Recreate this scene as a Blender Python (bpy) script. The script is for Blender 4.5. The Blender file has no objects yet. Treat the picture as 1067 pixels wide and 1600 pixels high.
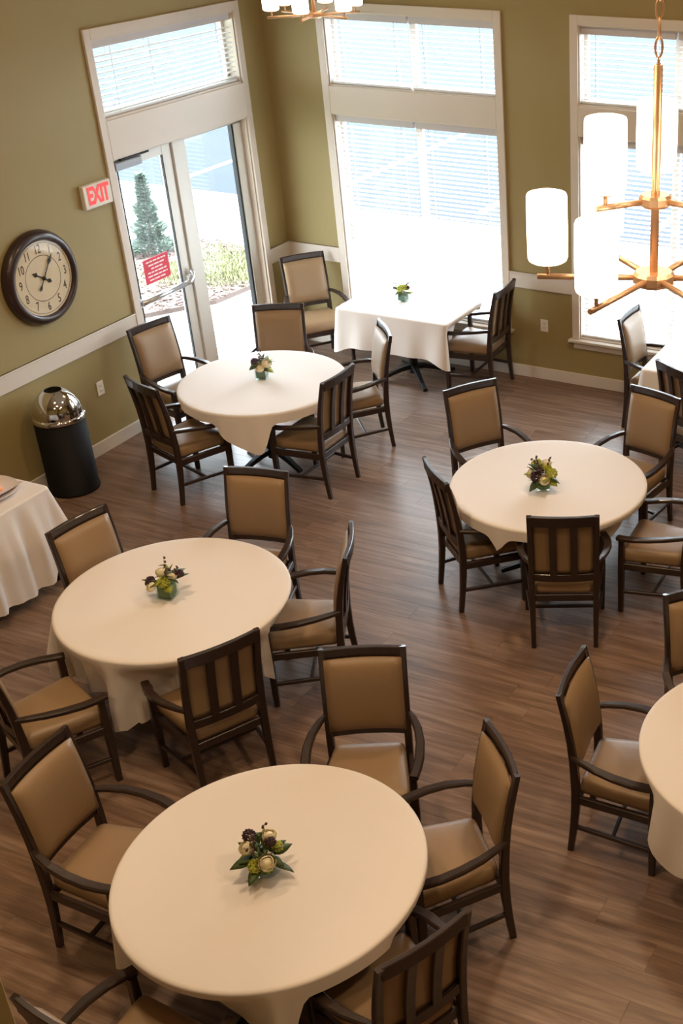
import bpy, bmesh, math, random
from mathutils import Vector, Matrix, Euler

PI = math.pi
S = bpy.context.scene
COL = S.collection
rad = math.radians

# ------------------------------------------------------------------ camera
F_PX, W_PX, H_PX = 1943.4, 1067, 1600
CAM_POS = Vector((7.825, -10.384, 4.901))
yaw, pitch, roll = rad(-23.458), rad(29.243), rad(-0.334)
cam_d = bpy.data.cameras.new('camera')
cam = bpy.data.objects.new('camera', cam_d)
COL.objects.link(cam)
S.camera = cam
cam_d.sensor_fit = 'VERTICAL'
cam_d.sensor_height = 24.0
cam_d.lens = 24.0 * F_PX / H_PX
cam_d.shift_x = -377.76 / H_PX
cam_d.clip_start = 0.05
cam_d.clip_end = 300
fwd = Vector((math.sin(yaw) * math.cos(pitch), math.cos(yaw) * math.cos(pitch), -math.sin(pitch)))
rgt0 = Vector((math.cos(yaw), -math.sin(yaw), 0))
up0 = rgt0.cross(fwd)
rgt = rgt0 * math.cos(roll) + up0 * math.sin(roll)
upv = up0 * math.cos(roll) - rgt0 * math.sin(roll)
cam.matrix_world = Matrix((
    (rgt.x, upv.x, -fwd.x, CAM_POS.x),
    (rgt.y, upv.y, -fwd.y, CAM_POS.y),
    (rgt.z, upv.z, -fwd.z, CAM_POS.z),
    (0, 0, 0, 1)))

# ------------------------------------------------------------------ sky, lamps, exposure
S.view_settings.view_transform = 'Standard'
S.view_settings.look = 'None'
S.view_settings.gamma = 1.0
S.view_settings.use_curve_mapping = False
S.view_settings.exposure = 0.0
SKY_STRENGTH = 34.0
SKY_COLOR = (0.82, 0.91, 1.0)
SHADE_STRENGTH = 3.2
SHADE_COLOR = (1.0, 0.86, 0.68)
ADDED_LIGHT_POWER = 72.0
ADDED_LIGHT_COLOR = (1.0, 0.72, 0.44)

world = bpy.data.worlds.new('overcast_sky')
S.world = world
world.use_nodes = True
bg = world.node_tree.nodes['Background']
bg.inputs['Color'].default_value = (*SKY_COLOR, 1)
# overcast sky: brighter overhead than at the horizon
wn, wlk = world.node_tree.nodes, world.node_tree.links
tcw = wn.new('ShaderNodeTexCoord')
sep = wn.new('ShaderNodeSeparateXYZ')
wlk.new(tcw.outputs['Generated'], sep.inputs[0])
mrw = wn.new('ShaderNodeMapRange')
mrw.inputs['From Min'].default_value = 0.0
mrw.inputs['From Max'].default_value = 1.0
mrw.inputs['To Min'].default_value = SKY_STRENGTH * 0.4
mrw.inputs['To Max'].default_value = SKY_STRENGTH
wlk.new(sep.outputs['Z'], mrw.inputs['Value'])
wlk.new(mrw.outputs['Result'], bg.inputs['Strength'])


def portal(name, loc, rot, sx, sy):
    d = bpy.data.lights.new(name, 'AREA')
    d.shape = 'RECTANGLE'
    d.size, d.size_y = sx, sy
    d.cycles.is_portal = True
    o = bpy.data.objects.new(name, d)
    o.location, o.rotation_euler = loc, rot
    COL.objects.link(o)


# daylight enters through the openings only: portals guide the sampling
portal('window_portal', (1.57, 0.30, 1.9), (rad(-90), 0, 0), 1.8, 2.9)
portal('window_portal', (4.22, 0.30, 1.9), (rad(-90), 0, 0), 1.8, 2.9)
portal('door_portal', (-0.30, -1.34, 1.7), (rad(90), 0, rad(-90)), 1.8, 3.3)


def added_light(x, y, power):  # unseen warm area light without fixture, added below the ceiling to brighten the tables
    d = bpy.data.lights.new('added_ceiling_light', 'AREA')
    d.shape = 'DISK'
    d.size = 0.5
    d.energy = power
    d.color = ADDED_LIGHT_COLOR
    o = bpy.data.objects.new('added_ceiling_light', d)
    o.location = (x, y, 5.55)
    COL.objects.link(o)


for dx_, dy_, k_ in ((2.6, -6.2, 0.85), (5.2, -7.4, 0.85), (8.6, -6.6, 0.85), (5.4, -10.6, 0.7), (5.2, -3.2, 0.9)):
    added_light(dx_, dy_, ADDED_LIGHT_POWER * k_)

# ------------------------------------------------------------------ materials


def srgb(r, g, b):
    f = lambda c: (c / 255 / 12.92) if c / 255 <= 0.04045 else ((c / 255 + 0.055) / 1.055) ** 2.4
    return (f(r), f(g), f(b), 1)


def mat(name, col, rough=0.5, metal=0.0, spec=0.5, noise=0.0, nscale=8.0, bump=0.0, bscale=60.0, coat=0.0, stretch=None, sheen=0.0):
    m = bpy.data.materials.new(name)
    m.use_nodes = True
    nt = m.node_tree
    b = nt.nodes['Principled BSDF']
    b.inputs['Base Color'].default_value = col
    b.inputs['Roughness'].default_value = rough
    b.inputs['Metallic'].default_value = metal
    b.inputs['Specular IOR Level'].default_value = spec
    b.inputs['Coat Weight'].default_value = coat
    b.inputs['Sheen Weight'].default_value = sheen
    tc = nt.nodes.new('ShaderNodeTexCoord')
    mp = nt.nodes.new('ShaderNodeMapping')
    if stretch:
        mp.inputs['Scale'].default_value = stretch
    nt.links.new(tc.outputs['Object'], mp.inputs['Vector'])
    if noise > 0:
        n = nt.nodes.new('ShaderNodeTexNoise')
        n.inputs['Scale'].default_value = nscale
        n.inputs['Detail'].default_value = 4
        nt.links.new(mp.outputs['Vector'], n.inputs['Vector'])
        r = nt.nodes.new('ShaderNodeMapRange')
        r.inputs['To Min'].default_value = 1 - noise
        r.inputs['To Max'].default_value = 1 + noise
        nt.links.new(n.outputs['Fac'], r.inputs['Value'])
        mx = nt.nodes.new('ShaderNodeMix')
        mx.data_type = 'RGBA'
        mx.blend_type = 'MULTIPLY'
        mx.inputs['Factor'].default_value = 1.0
        mx.inputs[6].default_value = col
        nt.links.new(r.outputs['Result'], mx.inputs[7])
        nt.links.new(mx.outputs[2], b.inputs['Base Color'])
    if bump > 0:
        n2 = nt.nodes.new('ShaderNodeTexNoise')
        n2.inputs['Scale'].default_value = bscale
        n2.inputs['Detail'].default_value = 3
        nt.links.new(mp.outputs['Vector'], n2.inputs['Vector'])
        bp = nt.nodes.new('ShaderNodeBump')
        bp.inputs['Strength'].default_value = bump
        bp.inputs['Distance'].default_value = 0.01
        nt.links.new(n2.outputs['Fac'], bp.inputs['Height'])
        nt.links.new(bp.outputs['Normal'], b.inputs['Normal'])
    return m


def glow(name, col, strength, base=(0.9, 0.88, 0.82, 1)):
    m = bpy.data.materials.new(name)
    m.use_nodes = True
    b = m.node_tree.nodes['Principled BSDF']
    b.inputs['Base Color'].default_value = base
    b.inputs['Emission Color'].default_value = (*col[:3], 1)
    b.inputs['Emission Strength'].default_value = strength
    return m


def clear_glass(name, tint=(1, 1, 1, 1), gloss=0.08):
    m = bpy.data.materials.new(name)
    m.use_nodes = True
    nt = m.node_tree
    nt.nodes.clear()
    out = nt.nodes.new('ShaderNodeOutputMaterial')
    tr = nt.nodes.new('ShaderNodeBsdfTransparent')
    tr.inputs['Color'].default_value = tint
    gl = nt.nodes.new('ShaderNodeBsdfGlossy')
    gl.inputs['Roughness'].default_value = 0.02
    mx = nt.nodes.new('ShaderNodeMixShader')
    lw = nt.nodes.new('ShaderNodeLayerWeight')
    lw.inputs['Blend'].default_value = 0.5
    pw = nt.nodes.new('ShaderNodeMath')
    pw.operation = 'POWER'
    pw.inputs[1].default_value = 4.0
    mr = nt.nodes.new('ShaderNodeMapRange')
    mr.inputs['To Min'].default_value = 0.02
    mr.inputs['To Max'].default_value = 0.6
    nt.links.new(lw.outputs['Facing'], pw.inputs[0])
    nt.links.new(pw.outputs[0], mr.inputs['Value'])
    nt.links.new(mr.outputs['Result'], mx.inputs['Fac'])
    nt.links.new(tr.outputs[0], mx.inputs[1])
    nt.links.new(gl.outputs[0], mx.inputs[2])
    nt.links.new(mx.outputs[0], out.inputs['Surface'])
    return m


def plank_material():
    m = bpy.data.materials.new('vinyl_plank')
    m.use_nodes = True
    nt = m.node_tree
    L = nt.links.new
    N = nt.nodes.new
    b = nt.nodes['Principled BSDF']
    geo = N('ShaderNodeNewGeometry')
    oi = N('ShaderNodeObjectInfo')
    add = N('ShaderNodeMath'); add.operation = 'ADD'
    L(oi.outputs['Random'], add.inputs[0]); L(geo.outputs['Random Per Island'], add.inputs[1])
    frac = N('ShaderNodeMath'); frac.operation = 'FRACT'
    L(add.outputs[0], frac.inputs[0])
    # grain, drawn out along the plank and shifted from plank to plank
    mp = N('ShaderNodeMapping'); mp.inputs['Scale'].default_value = (0.9, 13.0, 1.0)
    L(geo.outputs['Position'], mp.inputs['Vector'])
    off = N('ShaderNodeCombineXYZ')
    mul = N('ShaderNodeMath'); mul.operation = 'MULTIPLY'; mul.inputs[1].default_value = 37.0
    L(frac.outputs[0], mul.inputs[0]); L(mul.outputs[0], off.inputs['Z'])
    va = N('ShaderNodeVectorMath'); va.operation = 'ADD'
    L(mp.outputs['Vector'], va.inputs[0]); L(off.outputs[0], va.inputs[1])
    n1 = N('ShaderNodeTexNoise'); n1.inputs['Scale'].default_value = 1.6; n1.inputs['Detail'].default_value = 6; n1.inputs['Roughness'].default_value = 0.62
    n1.inputs['Distortion'].default_value = 0.6
    L(va.outputs[0], n1.inputs['Vector'])
    ramp = N('ShaderNodeValToRGB')
    e = ramp.color_ramp.elements
    e[0].position = 0.28; e[0].color = srgb(98, 75, 60)
    e[1].position = 0.72; e[1].color = srgb(158, 132, 114)
    mid = ramp.color_ramp.elements.new(0.5); mid.color = srgb(128, 101, 83)
    L(n1.outputs['Fac'], ramp.inputs['Fac'])
    mr = N('ShaderNodeMapRange'); mr.inputs['To Min'].default_value = 0.92; mr.inputs['To Max'].default_value = 1.08
    L(frac.outputs[0], mr.inputs['Value'])
    mx = N('ShaderNodeMix'); mx.data_type = 'RGBA'; mx.blend_type = 'MULTIPLY'; mx.inputs['Factor'].default_value = 1
    L(ramp.outputs['Color'], mx.inputs[6]); L(mr.outputs['Result'], mx.inputs[7])
    L(mx.outputs[2], b.inputs['Base Color'])
    b.inputs['Roughness'].default_value = 0.36
    b.inputs['Specular IOR Level'].default_value = 0.45
    bp = N('ShaderNodeBump'); bp.inputs['Strength'].default_value = 0.12; bp.inputs['Distance'].default_value = 0.004
    L(n1.outputs['Fac'], bp.inputs['Height']); L(bp.outputs['Normal'], b.inputs['Normal'])
    return m


M = {
    'wall': mat('olive_wall_paint', srgb(158, 140, 92), 0.62, noise=0.03, nscale=3, bump=0.08, bscale=140),
    'white': mat('white_trim_paint', srgb(219, 208, 196), 0.45, noise=0.015, nscale=5),
    'ceiling': mat('ceiling_paint', srgb(222, 212, 192), 0.8, noise=0.02),
    'plank': plank_material(),
    'subfloor': mat('dark_floor_joint', srgb(112, 88, 72), 0.8),
    'wood': mat('espresso_wood', srgb(50, 36, 31), 0.34, spec=0.5, noise=0.25, nscale=14, coat=0.15, stretch=(1, 1, 0.15)),
    'fabric': mat('tan_vinyl', srgb(153, 125, 94), 0.42, noise=0.05, nscale=10, bump=0.06, bscale=220),
    'cloth': mat('white_linen', srgb(236, 227, 221), 0.8, noise=0.015, nscale=4, bump=0.05, bscale=300, sheen=0.15),
    'tablewood': mat('dark_table_wood', srgb(60, 42, 34), 0.5, noise=0.2, nscale=6),
    'black_metal': mat('black_table_base', srgb(24, 22, 22), 0.4, metal=0.2, noise=0.1),
    'brass': mat('brushed_brass', srgb(232, 190, 150), 0.36, metal=0.75, noise=0.08, nscale=30),
    'shade': glow('lit_glass_shade', SHADE_COLOR, SHADE_STRENGTH),
    'shade_cap': mat('pale_shade_fitter', srgb(235, 190, 140), 0.35, metal=0.6, noise=0.05),
    'blind': mat('white_blind_slat', srgb(236, 238, 240), 0.45, noise=0.01),
    'headrail': mat('blind_headrail', srgb(205, 200, 202), 0.5, noise=0.02),
    'cord': mat('blind_cord', srgb(214, 214, 214), 0.8, noise=0.02),
    'alum': mat('painted_aluminium', srgb(210, 205, 196), 0.38, metal=0.15, noise=0.02),
    'silver': mat('brushed_silver', srgb(206, 208, 212), 0.28, metal=0.8, noise=0.05, nscale=20),
    'closer': mat('grey_closer_cover', srgb(148, 150, 154), 0.45, metal=0.3, noise=0.03),
    'gasket': mat('black_rubber', srgb(18, 18, 20), 0.6, noise=0.1),
    'glass': clear_glass('window_glass', (0.97, 0.985, 0.98, 1)),
    'clock_glass': clear_glass('clock_glass'),
    'clock_ring': mat('dark_brown_clock_rim', srgb(52, 34, 32), 0.32, noise=0.15, nscale=9, coat=0.2),
    'clock_face': mat('aged_cream_dial', srgb(222, 205, 172), 0.6, noise=0.06, nscale=9),
    'ink': mat('dial_ink', srgb(70, 56, 46), 0.7, noise=0.1),
    'hands': mat('black_clock_hand', srgb(24, 20, 20), 0.5, noise=0.1),
    'chrome': mat('polished_chrome', srgb(214, 212, 210), 0.06, metal=1.0, noise=0.03),
    'bin_black': mat('black_bin_steel', srgb(20, 17, 18), 0.62, spec=0.2, noise=0.1, nscale=5),
    'sign_white': mat('sign_housing', srgb(232, 226, 214), 0.5, noise=0.02),
    'sign_red': glow('lit_red_letters', (1.0, 0.05, 0.05), 0.55, (0.75, 0.06, 0.06, 1)),
    'notice_red': mat('red_notice', srgb(214, 44, 66), 0.5, noise=0.03),
    'notice_white': mat('notice_print', srgb(250, 226, 228), 0.6, noise=0.02),
    'plate': mat('outlet_plate', srgb(236, 230, 220), 0.4, noise=0.01),
    'slot': mat('outlet_slot', srgb(70, 62, 54), 0.6, noise=0.05),
    'concrete': mat('pale_concrete', srgb(138, 138, 136), 0.85, noise=0.05, nscale=3, bump=0.1),
    'asphalt': mat('blue_grey_asphalt', srgb(38, 43, 50), 0.9, spec=0.1, noise=0.12, nscale=2.5, bump=0.1, stretch=(0.4, 2.4, 1)),
    'stripe': mat('white_road_paint', srgb(170, 170, 168), 0.7, noise=0.05),
    'mulch': mat('brown_mulch', srgb(74, 60, 55), 0.9, noise=0.35, nscale=30, bump=0.4),
    'chip': mat('mulch_chip', srgb(92, 75, 68), 0.9, noise=0.4, nscale=20),
    'lawn': mat('pale_lawn', srgb(112, 118, 84), 0.9, noise=0.2, nscale=6),
    'tuft': mat('yellow_green_grass', srgb(112, 112, 78), 0.8, noise=0.3, nscale=5),
    'conifer': mat('blue_green_needles', srgb(84, 100, 88), 0.8, noise=0.25, nscale=12),
    'bark': mat('bark', srgb(92, 72, 58), 0.9, noise=0.3, nscale=18),
    'vase': clear_glass('vase_glass', (0.92, 0.96, 0.94, 1)),
    'lining': mat('leaf_lining', srgb(92, 116, 62), 0.55, noise=0.3, nscale=40),
    'lining_grey': mat('grey_green_lining', srgb(112, 132, 118), 0.5, noise=0.2, nscale=40),
    'leaf': mat('dark_green_leaf', srgb(62, 82, 36), 0.5, noise=0.3, nscale=40),
    'leaf_lime': mat('lime_leaf', srgb(150, 156, 44), 0.55, noise=0.2, nscale=40),
    'rose': mat('cream_rose', srgb(248, 238, 206), 0.6, noise=0.06, nscale=40),
    'bloom_lime': mat('lime_bloom', srgb(176, 178, 60), 0.65, noise=0.2, nscale=60),
    'bloom_dark': mat('burgundy_bloom', srgb(58, 26, 36), 0.6, noise=0.3, nscale=60),
    'stem': mat('flower_stem', srgb(112, 122, 66), 0.6, noise=0.1),
    'bud': mat('dusky_bud', srgb(92, 70, 66), 0.6, noise=0.3, nscale=40),
    'platter': mat('pale_platter', srgb(222, 212, 212), 0.25, noise=0.02),
    'napkin': mat('pale_napkin', srgb(226, 214, 212), 0.8, noise=0.02),
    'peach': mat('peach_food', srgb(244, 168, 118), 0.6, noise=0.15, nscale=25),
}

# ------------------------------------------------------------------ mesh builders


class MB:
    """Collects shapes; build() links them as one mesh object."""

    def __init__(self):
        self.v, self.f, self.sm = [], [], []

    def add(self, verts, faces, smooth=False):
        o = len(self.v)
        self.v += [Vector(p) for p in verts]
        self.f += [tuple(i + o for i in fc) for fc in faces]
        self.sm += [smooth] * len(faces)
        return self

    def box(self, lo, hi, m=None):
        x0, y0, z0 = lo
        x1, y1, z1 = hi
        vs = [Vector(p) for p in ((x0, y0, z0), (x1, y0, z0), (x1, y1, z0), (x0, y1, z0), (x0, y0, z1), (x1, y0, z1), (x1, y1, z1), (x0, y1, z1))]
        if m is not None:
            vs = [m @ p for p in vs]
        return self.add(vs, [(0, 3, 2, 1), (4, 5, 6, 7), (0, 1, 5, 4), (1, 2, 6, 5), (2, 3, 7, 6), (3, 0, 4, 7)])

    def bbox(self, lo, hi, b=0.004):
        """box with bevelled edges"""
        bm = bmesh.new()
        bmesh.ops.create_cube(bm, size=1)
        for v in bm.verts:
            v.co = Vector([lo[i] + (v.co[i] + 0.5) * (hi[i] - lo[i]) for i in range(3)])
        bmesh.ops.bevel(bm, geom=bm.edges[:], offset=b, segments=1, affect='EDGES')
        bm.verts.index_update()
        self.add([v.co.copy() for v in bm.verts], [tuple(v.index for v in f.verts) for f in bm.faces])
        bm.free()
        return self

    def sweep(self, pts, w, h, up=(0, 0, 1), ch=0.28, smooth=True):
        """rounded-rectangle bar along pts; w across, h along up"""
        pts = [Vector(p) for p in pts]
        n = len(pts)
        up = Vector(up)
        W_ = w if isinstance(w, (list, tuple)) else [w] * n
        H_ = h if isinstance(h, (list, tuple)) else [h] * n
        vs, fs = [], []
        for i, p in enumerate(pts):
            t = (pts[min(i + 1, n - 1)] - pts[max(i - 1, 0)]).normalized()
            s = t.cross(up).normalized()
            u = s.cross(t).normalized()
            a, b = W_[i] / 2, H_[i] / 2
            c = ch * min(a, b)
            for x, y in ((-a + c, -b), (a - c, -b), (a, -b + c), (a, b - c), (a - c, b), (-a + c, b), (-a, b - c), (-a, -b + c)):
                vs.append(p + s * x + u * y)
        for i in range(n - 1):
            for k in range(8):
                fs.append((i * 8 + k, i * 8 + (k + 1) % 8, i * 8 + 8 + (k + 1) % 8, i * 8 + 8 + k))
        fs.append(tuple(reversed(range(8))))
        fs.append(tuple((n - 1) * 8 + k for k in range(8)))
        return self.add(vs, fs)

    def tube(self, pts, r, seg=10, smooth=True):
        pts = [Vector(p) for p in pts]
        n = len(pts)
        R_ = r if isinstance(r, (list, tuple)) else [r] * n
        vs, fs = [], []
        ref = Vector((0, 0, 1))
        for i, p in enumerate(pts):
            t = (pts[min(i + 1, n - 1)] - pts[max(i - 1, 0)]).normalized()
            if abs(t.dot(ref)) > 0.95:
                ref = Vector((1, 0, 0))
            s = t.cross(ref).normalized()
            u = s.cross(t)
            for k in range(seg):
                a = 2 * PI * k / seg
                vs.append(p + (s * math.cos(a) + u * math.sin(a)) * R_[i])
        for i in range(n - 1):
            for k in range(seg):
                fs.append((i * seg + k, i * seg + (k + 1) % seg, (i + 1) * seg + (k + 1) % seg, (i + 1) * seg + k))
        self.add(vs, fs, smooth)
        self.add([vs[k] for k in range(seg)], [tuple(reversed(range(seg)))])
        self.add([vs[(n - 1) * seg + k] for k in range(seg)], [tuple(range(seg))])
        return self

    def lathe(self, prof, seg=32, c=(0, 0, 0), smooth=True, m=None):
        vs, fs = [], []
        for r, z in prof:
            for k in range(seg):
                a = 2 * PI * k / seg
                p = Vector((c[0] + r * math.cos(a), c[1] + r * math.sin(a), c[2] + z))
                vs.append(m @ p if m is not None else p)
        n = len(prof)
        for i in range(n - 1):
            for k in range(seg):
                fs.append((i * seg + k, i * seg + (k + 1) % seg, (i + 1) * seg + (k + 1) % seg, (i + 1) * seg + k))
        return self.add(vs, fs, smooth)

    def disc(self, r, z, seg=32, m=None, flip=False):
        vs = [Vector((r * math.cos(2 * PI * k / seg), r * math.sin(2 * PI * k / seg), z)) for k in range(seg)]
        if m is not None:
            vs = [m @ p for p in vs]
        return self.add(vs, [tuple(reversed(range(seg))) if flip else tuple(range(seg))])

    def mesh(self, name, material):
        me = bpy.data.meshes.new(name)
        me.from_pydata([tuple(p) for p in self.v], [], self.f)
        me.polygons.foreach_set('use_smooth', self.sm)
        me.materials.append(material)
        bm = bmesh.new()
        bm.from_mesh(me)
        bmesh.ops.remove_doubles(bm, verts=bm.verts, dist=1e-5)
        bmesh.ops.recalc_face_normals(bm, faces=bm.faces)
        bm.to_mesh(me)
        bm.free()
        return me

    def build(self, name, material, parent=None):
        o = bpy.data.objects.new(name, self.mesh(name, material))
        COL.objects.link(o)
        if parent is not None:
            o.parent = parent
        return o


def obj(name, me, parent=None, loc=(0, 0, 0), rot=(0, 0, 0)):
    o = bpy.data.objects.new(name, me)
    COL.objects.link(o)
    o.location, o.rotation_euler = loc, rot
    if parent is not None:
        o.parent = parent
    return o


def tag(o, label, cat, group=None):
    o['label'] = label
    o['category'] = cat
    if group:
        o['group'] = group
    return o


def thing(name, label, cat, loc=(0, 0, 0), rotz=0.0, group=None):
    o = bpy.data.objects.new(name, None)
    o.empty_display_size = 0.1
    COL.objects.link(o)
    o.location = loc
    o.rotation_euler = (0, 0, rotz)
    return tag(o, label, cat, group)


def struct(o):
    o['kind'] = 'structure'
    return o


def copy_tree(src, parent=None):
    c = src.copy()
    COL.objects.link(c)
    if parent is not None:
        c.parent = parent
        c.matrix_parent_inverse = src.matrix_parent_inverse.copy()
    for ch in [o for o in src.children]:
        copy_tree(ch, c)
    return c


def text_mesh(body, size, material, extrude=0.001, bold=0.0):
    cu = bpy.data.curves.new('lettering', 'FONT')
    cu.body = body
    cu.size = size
    cu.align_x = 'CENTER'
    cu.align_y = 'CENTER'
    cu.extrude = extrude
    cu.offset = bold
    cu.resolution_u = 3
    t = bpy.data.objects.new('lettering', cu)
    COL.objects.link(t)
    bpy.context.view_layer.update()
    me = bpy.data.meshes.new_from_object(t.evaluated_get(bpy.context.evaluated_depsgraph_get()))
    bpy.data.objects.remove(t)
    bpy.data.curves.remove(cu)
    me.materials.clear()
    me.materials.append(material)
    return me


# ------------------------------------------------------------------ room shell
RX, RY, RZ = 11.0, -13.0, 5.6          # far corner of the room
TH = 0.16                              # wall thickness


def wall_mesh(axis, a0, a1, z0, z1, holes, t0, t1):
    """wall slab in the plane of axis ('x': wall runs along y at x=t), with rectangular holes (a0,a1,z0,z1)"""
    As = sorted({a0, a1, *[h[0] for h in holes], *[h[1] for h in holes]})
    Zs = sorted({z0, z1, *[h[2] for h in holes], *[h[3] for h in holes]})
    solid = {}
    for i in range(len(As) - 1):
        for j in range(len(Zs) - 1):
            ca, cz = (As[i] + As[i + 1]) / 2, (Zs[j] + Zs[j + 1]) / 2
            solid[i, j] = not any(h[0] < ca < h[1] and h[2] < cz < h[3] for h in holes)
    mb = MB()
    P = (lambda a, t, z: (t, a, z)) if axis == 'x' else (lambda a, t, z: (a, t, z))
    for (i, j), s in solid.items():
        if not s:
            continue
        A, B, C, D = As[i], As[i + 1], Zs[j], Zs[j + 1]
        for t in (t0, t1):
            mb.add([P(A, t, C), P(B, t, C), P(B, t, D), P(A, t, D)], [(0, 1, 2, 3)])
        if not solid.get((i - 1, j), False):
            mb.add([P(A, t0, C), P(A, t1, C), P(A, t1, D), P(A, t0, D)], [(0, 1, 2, 3)])
        if not solid.get((i + 1, j), False):
            mb.add([P(B, t0, C), P(B, t1, C), P(B, t1, D), P(B, t0, D)], [(0, 1, 2, 3)])
        if not solid.get((i, j - 1), False):
            mb.add([P(A, t0, C), P(B, t0, C), P(B, t1, C), P(A, t1, C)], [(0, 1, 2, 3)])
        if not solid.get((i, j + 1), False):
            mb.add([P(A, t0, D), P(B, t0, D), P(B, t1, D), P(A, t1, D)], [(0, 1, 2, 3)])
    return mb


# openings
D0, D1 = -2.262, -0.416                # door unit along y
T0, T1 = 2.715, 3.350                  # transom sill and top
HD = 2.400                             # underside of the header panel
W1 = (0.705, 2.486)                    # first window along x
W2 = (3.297, 5.078)                    # second window along x
ZS, ZL = 0.481, 2.405                  # sill top, lower sash top
ZT0, ZT1 = 2.665, 3.335

wl = struct(wall_mesh('x', RY, TH, 0, RZ, [(D0, D1, 0.0, HD), (D0, D1, T0, T1)], 0.0, -TH).build('wall_left', M['wall']))
wb_ = struct(wall_mesh('y', 0.0, RX, 0, RZ, [(W1[0], W1[1], ZS, ZL), (W1[0], W1[1], ZT0, ZT1), (W2[0], W2[1], ZS, ZL), (W2[0], W2[1], ZT0, ZT1)], 0.0, TH).build('wall_back', M['wall']))
struct(MB().box((RX, RY, 0), (RX + TH, TH, RZ)).build('wall_right', M['wall']))
struct(MB().box((-TH, RY - TH, 0), (RX + TH, RY, RZ)).build('wall_front', M['wall']))
struct(MB().box((-TH, RY - TH, RZ), (RX + TH, TH, RZ + 0.15)).build('ceiling', M['ceiling']))
# the olive pier whose edge shows at the corner of the frame
struct(MB().bbox((4.95, -9.25, 0.0), (5.37, -8.83, RZ), 0.006).build('wall_pier', M['wall']))

# floor: slab with single planks laid along x
floor = struct(MB().box((-TH, RY - TH, -0.12), (RX + TH, TH, -0.007)).build('floor', M['subfloor']))
PLW, PLL, GAP = 0.184, 1.22, 0.0003
random.seed(11)
plank_me = MB().add(
    [(GAP, GAP, -0.007), (PLL - GAP, GAP, -0.007), (PLL - GAP, PLW - GAP, -0.007), (GAP, PLW - GAP, -0.007),
     (GAP, GAP, -0.0006), (PLL - GAP, GAP, -0.0006), (PLL - GAP, PLW - GAP, -0.0006), (GAP, PLW - GAP, -0.0006),
     (GAP + 0.0008, GAP + 0.0008, 0), (PLL - GAP - 0.0008, GAP + 0.0008, 0), (PLL - GAP - 0.0008, PLW - GAP - 0.0008, 0), (GAP + 0.0008, PLW - GAP - 0.0008, 0)],
    [(0, 1, 5, 4), (1, 2, 6, 5), (2, 3, 7, 6), (3, 0, 4, 7), (4, 5, 9, 8), (5, 6, 10, 9), (6, 7, 11, 10), (7, 4, 8, 11), (8, 9, 10, 11)]).mesh('plank', M['plank'])
spots = []
row = 0
y = -PLW
while y > RY - PLW:
    x = -random.choice((0.0, 0.31, 0.62, 0.88, 1.05)) - 0.02
    while x < RX:
        spots.append((x, y))
        x += PLL
    y -= PLW
    row += 1


def plank_rank(s):
    cx_, cy_ = s[0] + PLL / 2, s[1] + PLW / 2
    inside = 0.2 < cx_ < 8.3 and -9.0 < cy_ < 0.2 and (cy_ > -7.9 or cx_ > 3.4) and cx_ < 5.6 - 0.25 * cy_
    return (not inside, (cx_ - CAM_POS.x) ** 2 + (cy_ - CAM_POS.y) ** 2)


spots.sort(key=plank_rank)
for x, y in spots[:300]:
    obj('plank', plank_me, floor, (x, y, 0))
rest = MB()
pv = [v.co.copy() for v in plank_me.vertices]
pf = [tuple(p.vertices) for p in plank_me.polygons]
for x, y in spots[300:]:
    x1 = min(x, RX)
    rest.add([(max(-0.05, min(RX + 0.05, v.x + x)), max(RY - 0.05, min(0.05, v.y + y)), v.z) for v in pv], pf)
ro = rest.build('planks', M['plank'], floor)
ro['kind'] = 'stuff'


# trim: baseboards and chair rails
def rail_piece(name, axis, a0, a1, z0, z1, d=0.018, lip=True):
    mb = MB()
    if axis == 'x':
        mb.bbox((0.0, a0, z0), (d, a1, z1), 0.003)
        if lip:
            mb.bbox((0.0, a0, z1 - 0.012), (d + 0.008, a1, z1), 0.003)
    else:
        mb.bbox((a0, -d, z0), (a1, 0.0, z1), 0.003)
        if lip:
            mb.bbox((a0, -d - 0.008, z1 - 0.012), (a1, 0.0, z1), 0.003)
    return struct(mb.build(name, M['white']))


DT0, DT1 = -2.339, -0.339              # door casing outer edges
C1 = (0.630, 2.561)
C2 = (3.222, 5.153)
rail_piece('baseboard_left', 'x', RY, DT0, 0, 0.119, lip=False)
rail_piece('baseboard_left_corner', 'x', DT1, 0.0, 0, 0.119, lip=False)
rail_piece('baseboard_back', 'y', 0.0, RX, 0, 0.119, lip=False)
rail_piece('trim_1', 'x', RY, DT0, 0.922, 1.075)
rail_piece('trim_2', 'x', DT1, 0.0, 0.922, 1.075)
rail_piece('trim_3', 'y', 0.0, C1[0], 0.918, 1.075)
rail_piece('trim_4', 'y', C1[1], C2[0], 0.918, 1.075)
rail_piece('trim_5', 'y', C2[1], RX, 0.918, 1.075)


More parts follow.
